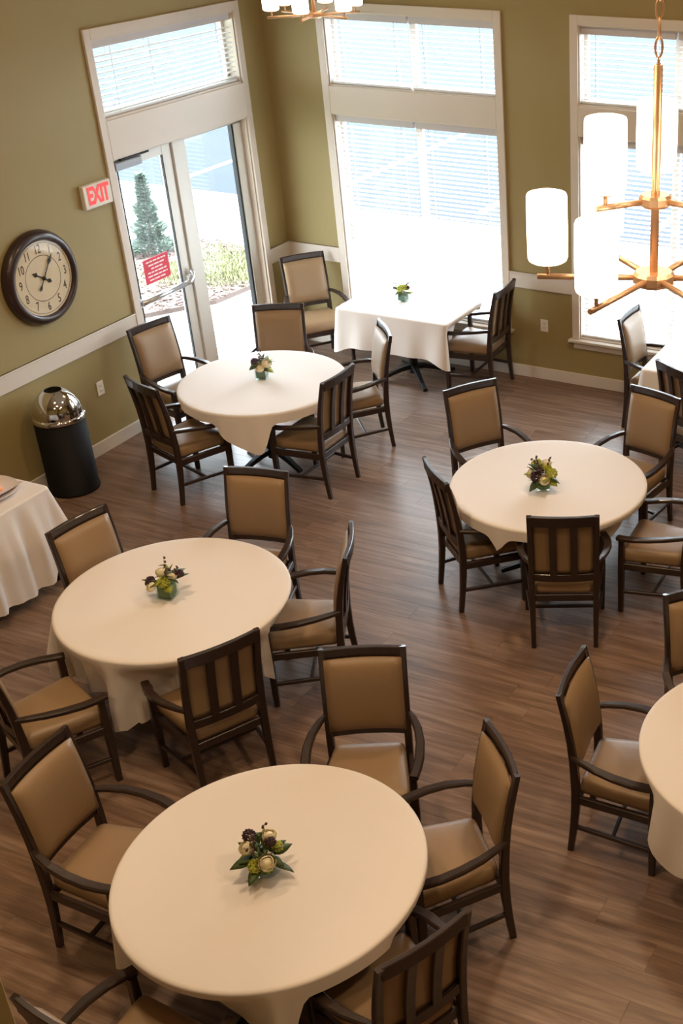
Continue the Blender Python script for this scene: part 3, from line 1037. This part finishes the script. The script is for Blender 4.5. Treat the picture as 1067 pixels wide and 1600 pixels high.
ROUND = [
    ('1', 1.498, -2.567, -61, 0.16, 0.24, 'beside the glass door', 'small cloth-covered round table beside the glass door'),
    ('2', 2.984, -5.520, -72, 0.39, 0.15, 'with the square green vase, its folds hanging low', ''),
    ('3', 4.875, -7.156, -53, 0.18, 0.28, 'on the lowest and largest-looking table', ''),
    ('4', 4.483, -3.302, -24, 0.13, 0.26, 'under the burgundy and lime centrepiece', ''),
    ('5', 6.754, -5.458, -117, 0.20, 0.30, 'cut off by the frame edge', ''),
]
TLAB = {'1': 'round table under white cloth beside the glass door', '2': 'round table under low-hanging cloth, next to the skirted buffet', '3': 'round table under white cloth, lowest in the picture',
        '4': 'round table under white cloth with the burgundy and lime centrepiece', '5': 'round table under white cloth, cut off by the frame edge'}
for tb, cx, cy, psi, d0, d1, lb, _ in ROUND:
    t = thing('round_table', TLAB[tb], 'table', (cx, cy, 0), rad(psi), 'round dining tables')
    MB().lathe([(0.0001, 0.722), (TR - 0.01, 0.722), (TR, 0.728), (TR, 0.746), (TR - 0.006, TZ), (0.0001, TZ)], 64, smooth=False).build('tabletop', M['tablewood'], t)
    table_base(t, 0.36)
    n = 168
    pts, nr, dr = [], [], []
    for i in range(n):
        a = 2 * PI * i / n
        nn = Vector((math.cos(a), math.sin(a)))
        pts.append(Vector((cx, cy)) + nn * (TR + 0.004))
        nr.append(nn)
        dl = abs(((math.degrees(a) - psi + 45) % 90) - 45)
        dr.append(d0 + d1 * max(0, 1 - dl / 40) ** 1.3)
    drape('tablecloth', pts, nr, dr, TZ + 0.006, 0.052 if tb == '2' else 0.022, 19 if tb == '2' else 12, 'white tablecloth ' + lb, 'white round tablecloths', seed=int(tb), hem_wave=0.06 if tb == '2' else 0.03)


def rect_outline(x0, x1, y0, y1, r=0.03, step=0.035):
    pts, nr = [], []
    cs = [(x1 - r, y0 + r, -90), (x1 - r, y1 - r, 0), (x0 + r, y1 - r, 90), (x0 + r, y0 + r, 180)]
    for i, (cx, cy, a0) in enumerate(cs):
        for k in range(5):
            a = rad(a0 + 90 * k / 4)
            nr.append(Vector((math.cos(a), math.sin(a))))
            pts.append(Vector((cx, cy)) + nr[-1] * r)
        nx = cs[(i + 1) % 4]
        p1 = Vector((nx[0], nx[1])) + Vector((math.cos(rad(nx[2])), math.sin(rad(nx[2])))) * r
        p0 = pts[-1].copy()
        m_ = max(2, int((p1 - p0).length / step))
        for k in range(1, m_):
            pts.append(p0 + (p1 - p0) * k / m_)
            nr.append(nr[4 + 5 * i - 4 + 4 - 4] if False else Vector((math.cos(rad(a0 + 90)), math.sin(rad(a0 + 90)))))
    return pts, nr


def rect_table(name, lab, clab, x0, x1, y0, y1, drop, extra, back, amp=0.016, seed=1):
    t = thing(name, lab, 'table', ((x0 + x1) / 2, (y0 + y1) / 2, 0), 0, 'rectangular window tables')
    hx, hy = (x1 - x0) / 2, (y1 - y0) / 2
    MB().bbox((-hx, -hy, 0.722), (hx, hy, TZ), 0.006).build('tabletop', M['tablewood'], t)
    table_base(t, 0.42)
    pts, nr = rect_outline(x0 - 0.004, x1 + 0.004, y0 - 0.004, y1 + 0.004)
    dr = []
    for p in pts:
        dc = min(math.hypot(p.x - a, p.y - b) for a in (x0, x1) for b in (y0, y1))
        q = drop + extra * max(0, 1 - dc / 0.30) ** 1.4
        if p.y > y1 - 0.05:
            q = min(q, back)
        dr.append(q)
    drape('tablecloth', pts, nr, dr, TZ + 0.006, amp, 9, clab, None, seed=seed, flare=0.10)
    return t


rect_table('rectangular_table', 'rectangular table against the middle window, under a white cloth', 'white cloth with hanging corners on the rectangular corner table', 1.072, 2.286, -0.812, -0.100, 0.36, 0.14, 0.20, seed=3)
rect_table('rectangular_table', 'rectangular table below the window with lit shades, half out of frame', 'white cloth on the half-seen table below the chandelier window', 4.352, 5.45, -1.105, -0.12, 0.34, 0.12, 0.20, seed=5)

# skirted buffet
bt = thing('buffet_table', 'skirted buffet table along the olive wall, cut by the frame edge', 'table', (0.84, -5.65, 0))
MB().bbox((-0.375, -0.92, 0.722), (0.375, 0.92, TZ), 0.006).build('tabletop', M['tablewood'], bt)
for sx in (-1, 1):
    for sy in (-1, 1):
        MB().tube([(sx * 0.33, sy * 0.86, 0), (sx * 0.33, sy * 0.86, 0.722)], 0.016, 10).build('leg', M['black_metal'], bt)
pts, nr = rect_outline(0.46, 1.22, -6.575, -4.725, 0.03, 0.03)
dr = []
for p in pts:
    q = 0.655
    if p.y > -4.78:
        q = 0.36 + 0.18 * max(0, 1 - abs(p.x - 1.10) / 0.4)
    dr.append(q)
drape('buffet_cloth', pts, nr, dr, TZ + 0.006, 0.038, 22, 'long white pleated cloth on the buffet by the olive wall', None, seed=8, hem_wave=0.015, flare=0.05)
# platter of food
pl = thing('serving_platter', 'pale platter with a napkin and peach-coloured food on the buffet', 'platter', (0.90, -4.995, TZ + 0.0085))
MB().lathe([(0.0001, 0.0), (0.13, 0.0), (0.19, 0.016), (0.225, 0.030), (0.228, 0.034), (0.222, 0.035), (0.186, 0.021), (0.128, 0.005), (0.0001, 0.005)], 48).build('dish', M['platter'], pl)
nv, nf = [], []
for j in range(9):
    for i in range(9):
        u, v = -1 + i / 4, -1 + j / 4
        nv.append((0.185 * u, 0.185 * v, 0.022 + 0.008 * math.sin(4 * u + 2 * v) + 0.030 * max(abs(u), abs(v)) ** 3))
for j in range(8):
    for i in range(8):
        a = j * 9 + i
        nf.append((a, a + 1, a + 10, a + 9))
MB().add(nv, nf, True).build('napkin', M['napkin'], pl)
random.seed(21)
fm = MB().lathe([(0.0001, 0.0), (0.022, 0.002), (0.032, 0.014), (0.028, 0.028), (0.014, 0.036), (0.0001, 0.037)], 14).mesh('peach_piece', M['peach'])
for k in range(9):
    a = k * 2.4
    r = 0.018 + 0.034 * math.sqrt(k)
    o = obj('peach_piece', fm, pl, (-0.02 + r * math.cos(a), r * math.sin(a), 0.026), (random.uniform(-0.3, 0.3), random.uniform(-0.3, 0.3), random.uniform(0, 6)))
    o.scale = (random.uniform(0.9, 1.3), random.uniform(0.9, 1.2), random.uniform(0.8, 1.1))


# ------------------------------------------------------------------ flower arrangements
def leaf_mesh(name, L, w, m_, curl=0.25):
    vs, fs = [], []
    n = 5
    for i in range(n + 1):
        t = i / n
        ww = w * math.sin(PI * (0.08 + 0.92 * t) ** 0.8) if i < n else 0.0004
        z = -curl * L * t * t
        vs += [(L * t, -ww, z - 0.12 * ww), (L * t, 0, z), (L * t, ww, z - 0.12 * ww)]
    for i in range(n):
        a = i * 3
        fs += [(a, a + 3, a + 4, a + 1), (a + 1, a + 4, a + 5, a + 2)]
    mb = MB().add(vs, fs, True)
    me = mb.mesh(name, m_)
    bm = bmesh.new(); bm.from_mesh(me)
    bmesh.ops.solidify(bm, geom=bm.faces[:], thickness=0.0012)
    bm.to_mesh(me); bm.free()
    return me


def rose_mesh(m_, r):
    """half-open rose: a tight heart wrapped in overlapping petals"""
    mb = MB()
    mb.lathe([(0.0001, r * 0.62)] + [(r * 0.58 * math.cos(rad(e)), r * 0.10 + r * 0.52 * math.sin(rad(e))) for e in (65, 40, 15, -15, -45, -75)] + [(0.0001, -r * 0.45)], 12)
    for rr, top, n, ph in ((r * 0.68, 70, 3, 0.2), (r * 0.86, 55, 4, 0.9), (r * 1.02, 36, 5, 0.1)):
        for k in range(n):
            a0 = ph + 2 * PI * k / n
            vs, fs = [], []
            for j in range(5):
                for i in range(5):
                    side = (i - 2) / 2
                    e = rad(-60 + (60 + top - 16 * side * side) * j / 4)
                    a = a0 + side * PI / n * 1.3
                    q = rr * math.cos(e) * (1.0 + 0.05 * side)
                    if j == 4:
                        q += rr * 0.10
                    vs.append((q * math.cos(a), q * math.sin(a), rr * 0.95 * math.sin(e)))
            for j in range(4):
                for i in range(4):
                    b = j * 5 + i
                    fs.append((b, b + 1, b + 6, b + 5))
            mb.add(vs, fs, True)
    return mb.mesh('rose', m_)


def puff_mesh(name, m_, r, seed):
    rnd = random.Random(seed)
    mb = MB()
    for k in range(34):
        z = 1 - 1.5 * (k + 0.5) / 34
        a = k * 2.39996
        q = math.sqrt(max(0, 1 - z * z))
        d_ = Vector((q * math.cos(a), q * math.sin(a), z))
        c = d_ * r * 0.85
        s = r * rnd.uniform(0.26, 0.36)
        t1 = d_.orthogonal().normalized(); t2 = d_.cross(t1)
        vs = [c + t1 * s, c + t2 * s, c - t1 * s, c - t2 * s, c + d_ * s * 0.8, c - d_ * s * 0.8]
        mb.add(vs, [(0, 1, 4), (1, 2, 4), (2, 3, 4), (3, 0, 4), (1, 0, 5), (2, 1, 5), (3, 2, 5), (0, 3, 5)])
    return mb.mesh(name, m_)


LEAF = [leaf_mesh('leaf', 0.075, 0.020, M['leaf']), leaf_mesh('leaf', 0.060, 0.022, M['leaf_lime']), leaf_mesh('leaf', 0.052, 0.016, M['leaf'], 0.5)]
ROSE = rose_mesh(M['rose'], 0.030)
LIME = puff_mesh('lime_bloom', M['bloom_lime'], 0.032, 1)
DARK = puff_mesh('burgundy_bloom', M['bloom_dark'], 0.026, 2)
BUD = MB().lathe([(0.0001, -0.007), (0.004, -0.004), (0.0058, 0.001), (0.004, 0.008), (0.0001, 0.012)], 8).mesh('bud', M['bud'])


def aim(v):
    """rotation carrying +z onto v"""
    return Vector((0, 0, 1)).rotation_difference(Vector(v).normalized()).to_euler()


def arrangement(loc, label, kind, seed, rotz=0.0, items=(), leaves=9, sprigs=3, grey=False, sc=1.0):
    rnd = random.Random(seed)
    t = thing('flower_arrangement', label, 'flowers', loc, rotz, 'floral centrepieces')
    t.scale = (sc, sc, sc)
    a = 0.040
    hv = 0.082
    if kind == 'cube':
        MB().bbox((-a, -a, 0), (a, a, 0.008), 0.002).box((-a, -a, 0.008), (-a + 0.004, a, hv)).box((a - 0.004, -a, 0.008), (a, a, hv)).box((-a + 0.004, -a, 0.008), (a - 0.004, -a + 0.004, hv)).box((-a + 0.004, a - 0.004, 0.008), (a - 0.004, a, hv)).build('vase', M['vase'], t)
        MB().bbox((-a + 0.005, -a + 0.005, 0.010), (a - 0.005, a - 0.005, hv - 0.004), 0.004).build('leaf_lining', M['lining_grey'] if grey else M['lining'], t)
    else:
        MB().lathe([(0.0001, 0.0), (0.036, 0.0), (0.046, 0.010), (0.050, 0.035), (0.047, 0.062), (0.043, 0.062), (0.046, 0.035), (0.042, 0.012), (0.0001, 0.006)], 28).build('vase', M['vase'], t)
        MB().lathe([(0.0001, 0.009), (0.038, 0.013), (0.044, 0.035), (0.041, 0.056), (0.0001, 0.060)], 24).build('leaf_lining', M['lining_grey'] if grey else M['lining'], t)
        hv = 0.060
    for nm, x, y, z, s in items:
        me = {'rose': ROSE, 'lime_bloom': LIME, 'burgundy_bloom': DARK}[nm]
        p = Vector((x, y, z))
        o = obj(nm, me, t, p, aim(p - Vector((0, 0, 0.02))))
        o.scale = (s, s, s)
        q = p - p.normalized() * 0.01
        MB().tube([(x * 0.15, y * 0.15, hv - 0.012), (x * 0.5, y * 0.5, (hv + q.z) / 2), q], 0.0022, 6).build('stem', M['stem'], t)
    for k in range(leaves):
        an = 2 * PI * k / leaves + rnd.uniform(-0.25, 0.25)
        me = LEAF[rnd.choice((0, 0, 1, 2))]
        r = rnd.uniform(0.022, 0.045)
        o = obj('leaf', me, t, (r * math.cos(an), r * math.sin(an), hv + rnd.uniform(0.0, 0.045)), (rnd.uniform(-0.5, 0.5), rnd.uniform(-0.55, 0.35), an))
        s = rnd.uniform(0.8, 1.2)
        o.scale = (s, s, s)
    for k in range(leaves // 2):                                          # upright leaves among the blooms
        an = rnd.uniform(0, 2 * PI)
        r = rnd.uniform(0.01, 0.05)
        o = obj('leaf', LEAF[rnd.choice((0, 1, 2))], t, (r * math.cos(an), r * math.sin(an), hv + rnd.uniform(0.02, 0.07)), (rnd.uniform(-0.8, 0.8), rnd.uniform(-1.2, -0.5), an + rnd.uniform(-0.6, 0.6)))
        o.scale = (0.85, 0.85, 0.85)
    for k in range(sprigs):
        an = rnd.uniform(0, 2 * PI)
        le = rnd.uniform(0.03, 0.085)
        h = rnd.uniform(0.16, 0.205)
        tip = Vector((le * math.cos(an), le * math.sin(an), h))
        pts = [Vector((tip.x * 0.1, tip.y * 0.1, hv - 0.01)), Vector((tip.x * 0.35, tip.y * 0.35, hv + (h - hv) * 0.5)), tip]
        o = MB().tube(pts, [0.002, 0.0016, 0.001], 6).build('sprig', M['stem'], t)
        for j in range(4):
            q = pts[1].lerp(tip, 0.25 + 0.25 * j) + Vector((rnd.uniform(-1, 1), rnd.uniform(-1, 1), rnd.uniform(-0.3, 0.6))) * 0.008
            obj('bud', BUD, o, q, aim((rnd.uniform(-1, 1), rnd.uniform(-1, 1), 1.2)))
        for j in range(2):
            q = pts[1].lerp(tip, 0.1 + 0.4 * j)
            l_ = obj('leaf', LEAF[2], o, q, (0.2, -0.3, an + (1.2 if j else -1.2)))
            l_.scale = (0.55, 0.55, 0.55)
    return t


ZV = TZ + 0.0072
arrangement((1.459, -2.518, ZV), 'flowers with two cream roses and trailing sprig on the table by the door', 'cube', 5, rad(20),
            [('rose', 0.005, -0.045, 0.100, 1.1), ('rose', 0.045, -0.012, 0.118, 1.15), ('burgundy_bloom', -0.040, 0.0, 0.125, 1.2), ('burgundy_bloom', -0.005, 0.040, 0.120, 1.1), ('lime_bloom', 0.045, 0.045, 0.105, 0.8)], 12, 2, True, 1.15)
arrangement((2.964, -5.545, ZV), 'flowers in the square green vase with drooping burgundy bloom', 'cube', 8, rad(10),
            [('lime_bloom', 0.010, -0.030, 0.105, 1.0), ('burgundy_bloom', -0.062, -0.030, 0.105, 0.9), ('burgundy_bloom', -0.085, -0.020, 0.080, 0.7), ('rose', -0.050, -0.055, 0.085, 0.8), ('rose', -0.030, 0.020, 0.130, 0.9), ('rose', 0.040, 0.005, 0.125, 0.8), ('burgundy_bloom', 0.070, 0.030, 0.130, 0.8)], 9, 4, False, 1.2)
arrangement((4.871, -7.194, ZV), 'loose flowers with dark leaves in a low glass on the lowest table', 'round', 13, rad(0),
            [('rose', -0.045, -0.030, 0.130, 0.95), ('rose', 0.050, -0.040, 0.100, 1.1), ('lime_bloom', 0.005, -0.055, 0.080, 0.9), ('burgundy_bloom', -0.060, 0.010, 0.150, 1.0), ('burgundy_bloom', 0.035, 0.015, 0.150, 0.8), ('rose', 0.010, 0.040, 0.150, 0.9), ('lime_bloom', 0.050, 0.030, 0.120, 0.7)], 17, 7, False, 1.18)
arrangement((4.489, -3.400, ZV), 'full flowers with dark burgundy bloom between two pale roses', 'round', 17, rad(-20),
            [('burgundy_bloom', 0.0, -0.055, 0.100, 1.3), ('burgundy_bloom', 0.005, -0.035, 0.125, 1.1), ('rose', -0.055, -0.035, 0.095, 1.1), ('rose', 0.048, -0.040, 0.090, 1.0), ('lime_bloom', -0.055, 0.010, 0.130, 1.1), ('lime_bloom', 0.060, 0.010, 0.115, 1.0), ('rose', 0.0, 0.030, 0.150, 0.9), ('lime_bloom', 0.01, 0.02, 0.13, 0.9)], 13, 4, False, 1.25)
arrangement((1.577, -0.385, ZV), 'small lime flowers in a grey-green cube vase at the window table', 'cube', 23, rad(0),
            [('lime_bloom', 0.0, -0.02, 0.115, 1.25), ('lime_bloom', 0.020, 0.020, 0.115, 1.0), ('burgundy_bloom', 0.060, 0.0, 0.130, 0.6), ('burgundy_bloom', -0.085, 0.0, 0.110, 0.5)], 9, 2, True, 1.1)


# ------------------------------------------------------------------ chandeliers
def chandelier(loc, base_ang, up_ang, label, scale=1.0):
    t = thing('chandelier', label, 'chandelier', loc, 0.0, 'brass chandeliers')
    # z = 0 at the lower hub
    MB().lathe([(0.0001, -0.024), (0.052, -0.024), (0.066, -0.012), (0.066, 0.012), (0.058, 0.022), (0.0001, 0.022)], 12, smooth=False).build('hub', M['brass'], t)
    MB().lathe([(0.0001, 0.226), (0.040, 0.226), (0.052, 0.236), (0.052, 0.256), (0.044, 0.264), (0.0001, 0.264)], 12, smooth=False).build('hub', M['brass'], t)
    MB().tube([(0, 0, 0.0), (0, 0, 0.640)], 0.0135, 18).build('rod', M['brass'], t)
    top = RZ - loc[2]
    MB().tube([(0, 0, 0.640), (0, 0, 0.662)], [0.006, 0.004], 10).build('rod_finial', M['brass'], t)
    seg = 14
    lv, lf_ = [], []
    for i in range(seg):
        a = 2 * PI * i / seg
        c = Vector((0.0105 * math.cos(a), 0, 0.029 * math.sin(a)))
        nn = Vector((math.cos(a), 0, math.sin(a)))
        for k in range(6):
            b = 2 * PI * k / 6
            lv.append(c + nn * 0.0038 * math.cos(b) + Vector((0, 0.0038 * math.sin(b), 0)))
    for i in range(seg):
        for k in range(6):
            lf_.append((i * 6 + k, i * 6 + (k + 1) % 6, ((i + 1) % seg) * 6 + (k + 1) % 6, ((i + 1) % seg) * 6 + k))
    link = MB().add(lv, lf_, True).mesh('chain_link', M['brass'])
    z = 0.688
    k = 0
    while z < top - 0.06:
        obj('chain_link', link, t, (0, 0, z), (0, 0, rad(90 * (k % 2) + 30)))
        z += 0.0515
        k += 1
    MB().lathe([(0.0001, 0), (0.07, 0), (0.075, -0.012), (0.03, -0.03), (0.012, -0.05), (0.0001, -0.05)], 24, c=(0, 0, top)).build('canopy_plate', M['brass'], t)
    shade = MB().lathe([(0.0001, 0.0), (0.052, 0.0), (0.060, 0.005), (0.0635, 0.014), (0.0645, 0.11), (0.0635, 0.206), (0.060, 0.214), (0.050, 0.217), (0.0001, 0.217)], 32).mesh('lamp_shade', M['shade'])
    for ang0, n, zz, L, rs in ((base_ang, 6, 0.0, 0.367, 0.333), (up_ang, 3, 0.245, 0.205, 0.172)):
        arm = MB().tube([(0.045, 0, 0), (L, 0, 0)], 0.0095, 12).mesh('arm', M['brass'])
        stem = MB().tube([(rs, 0, 0.0), (rs, 0, 0.045)], 0.0065, 10).lathe([(0.0001, 0.040), (0.036, 0.042), (0.040, 0.047), (0.0001, 0.049)], 20, c=(rs, 0, 0)).mesh('shade_holder', M['brass'])
        for j in range(n):
            an = rad(ang0 + 360 / n * j)
            a_ = obj('arm', arm, t, (0, 0, zz), (0, 0, an))
            obj('shade_holder', stem, a_, (0, 0, 0))
            obj('lamp_shade', shade, a_, (rs, 0, 0.049))
    return t


chandelier((6.528, -6.829, 3.630), 200.0, 110.0, 'large brass chandelier with white cylinder shades in front of the window')
chandelier((1.733, -1.613, 3.544), 47.7, 77.7, 'distant brass chandelier cut by the top edge of the frame')

# ------------------------------------------------------------------ outside
GZ = -0.10
struct(MB().box((-60, -40, GZ - 0.3), (60, 60, GZ - 0.03)).build('ground', M['lawn']))
struct(MB().box((-14, -0.02 - 6, GZ - 0.03), (-TH, 4.85, GZ)).box((-TH, TH, GZ - 0.03), (20, 4.85, GZ)).build('pavement', M['concrete']))
road = struct(MB().box((-40, 4.87, GZ - 0.03), (40, 46, GZ - 0.004)).build('road', M['asphalt']))
for k in range(-4, 6):
    x = -5.9 + 2.65 * k
    MB().box((x - 0.06, 5.3, GZ - 0.004), (x + 0.06, 9.8, GZ - 0.001)).build('parking_line', M['stripe'], road)
struct(MB().box((-40, 46, GZ - 0.03), (40, 54, GZ + 0.02)).build('pavement_far', M['concrete']))
# unseen canopy slab, added to cut the daylight through the glass door
struct(MB().box((-3.0, -4.4, 3.62), (-TH, 0.5, 3.80)).build('added_light_blocker', M['white']))
# planting bed
bed = [(-2.75, -0.55), (-2.15, 0.05), (-1.70, 0.75), (-1.62, 1.50), (-1.95, 2.35), (-3.0, 2.75), (-4.1, 2.5), (-4.35, 1.7), (-3.3, 0.6)]
nb = len(bed)
mb = MB()
mb.add([(x, y, GZ + 0.001) for x, y in bed] + [(x * 0.985 - 0.04, y * 0.985 + 0.01, GZ + 0.05) for x, y in bed], [tuple(range(nb, 2 * nb))] + [(i, (i + 1) % nb, nb + (i + 1) % nb, nb + i) for i in range(nb)])
bedo = struct(mb.build('planting_bed', M['mulch']))
random.seed(31)


def inside(x, y, poly):
    r_ = False
    for i in range(len(poly)):
        (xa, ya), (xb, yb) = poly[i], poly[i - 1]
        if (ya > y) != (yb > y) and x < (xb - xa) * (y - ya) / (yb - ya) + xa:
            r_ = not r_
    return r_


chips = MB()
for k in range(1600):
    x, y = random.uniform(-4.3, -1.6), random.uniform(-0.5, 2.7)
    if not inside(x, y, bed):
        continue
    m_ = Matrix.Translation((x, y, GZ + 0.058)) @ Euler((random.uniform(-0.5, 0.5), random.uniform(-0.5, 0.5), random.uniform(0, 6))).to_matrix().to_4x4()
    s = random.uniform(0.6, 1.5)
    chips.box((-0.03 * s, -0.012 * s, -0.006), (0.03 * s, 0.012 * s, 0.006), m_)
co = chips.build('mulch_chips', M['chip'], bedo)
co['kind'] = 'stuff'
grass = MB()
for k in range(5200):
    x, y = random.gauss(-2.45, 0.42), random.gauss(1.75, 0.36)
    if not inside(x, y, bed) or math.hypot(x + 3.63, y - 1.94) < 0.60:
        continue
    a = random.uniform(0, 6.28)
    h = random.uniform(0.04, 0.11)
    w = 0.008
    lx, ly = random.uniform(-0.07, 0.07), random.uniform(-0.07, 0.07)
    c, s = math.cos(a) * w, math.sin(a) * w
    grass.add([(x - c, y - s, GZ + 0.045), (x + c, y + s, GZ + 0.045), (x + c * 0.7 + lx * 0.4, y + s * 0.7 + ly * 0.4, GZ + 0.045 + h * 0.6), (x - c * 0.7 + lx * 0.4, y - s * 0.7 + ly * 0.4, GZ + 0.045 + h * 0.6), (x + lx, y + ly, GZ + 0.045 + h)], [(0, 1, 2, 3), (3, 2, 4)])
go = grass.build('ornamental_grass', M['tuft'])
tag(go, 'low yellow-green grass growing in the bed outside the door', 'grass')
go['kind'] = 'stuff'
# young conifer
tr = thing('young_conifer', 'small bluish-green conifer standing outside the glass door', 'tree', (-3.63, 1.94, GZ + 0.045))
MB().tube([(0, 0, 0), (0.01, 0, 0.5), (0, 0.01, 1.0)], [0.028, 0.018, 0.005], 8).build('trunk', M['bark'], tr)
fol = MB()
random.seed(7)
for k in range(4200):
    t = random.random() ** 1.25
    z = 0.04 + 0.98 * t
    prof = 0.31 * (1 - t) ** 1.35 * (0.74 + 0.26 * math.sin(t * 26)) + 0.022
    a = random.uniform(0, 6.28)
    r = prof * math.sqrt(random.uniform(0.1, 1))
    p = Vector((r * math.cos(a), r * math.sin(a), z))
    d_ = Vector((math.cos(a), math.sin(a), random.uniform(0.1, 0.9))).normalized()
    s_ = d_.cross(Vector((random.uniform(-1, 1), random.uniform(-1, 1), 1))).normalized()
    L = random.uniform(0.035, 0.085)
    w = 0.012
    fol.add([p - s_ * w, p + s_ * w, p + d_ * L * 0.6 + s_ * w * 0.8, p + d_ * L, p + d_ * L * 0.6 - s_ * w * 0.8], [(0, 1, 2, 3, 4)])
fol.build('foliage', M['conifer'], tr)
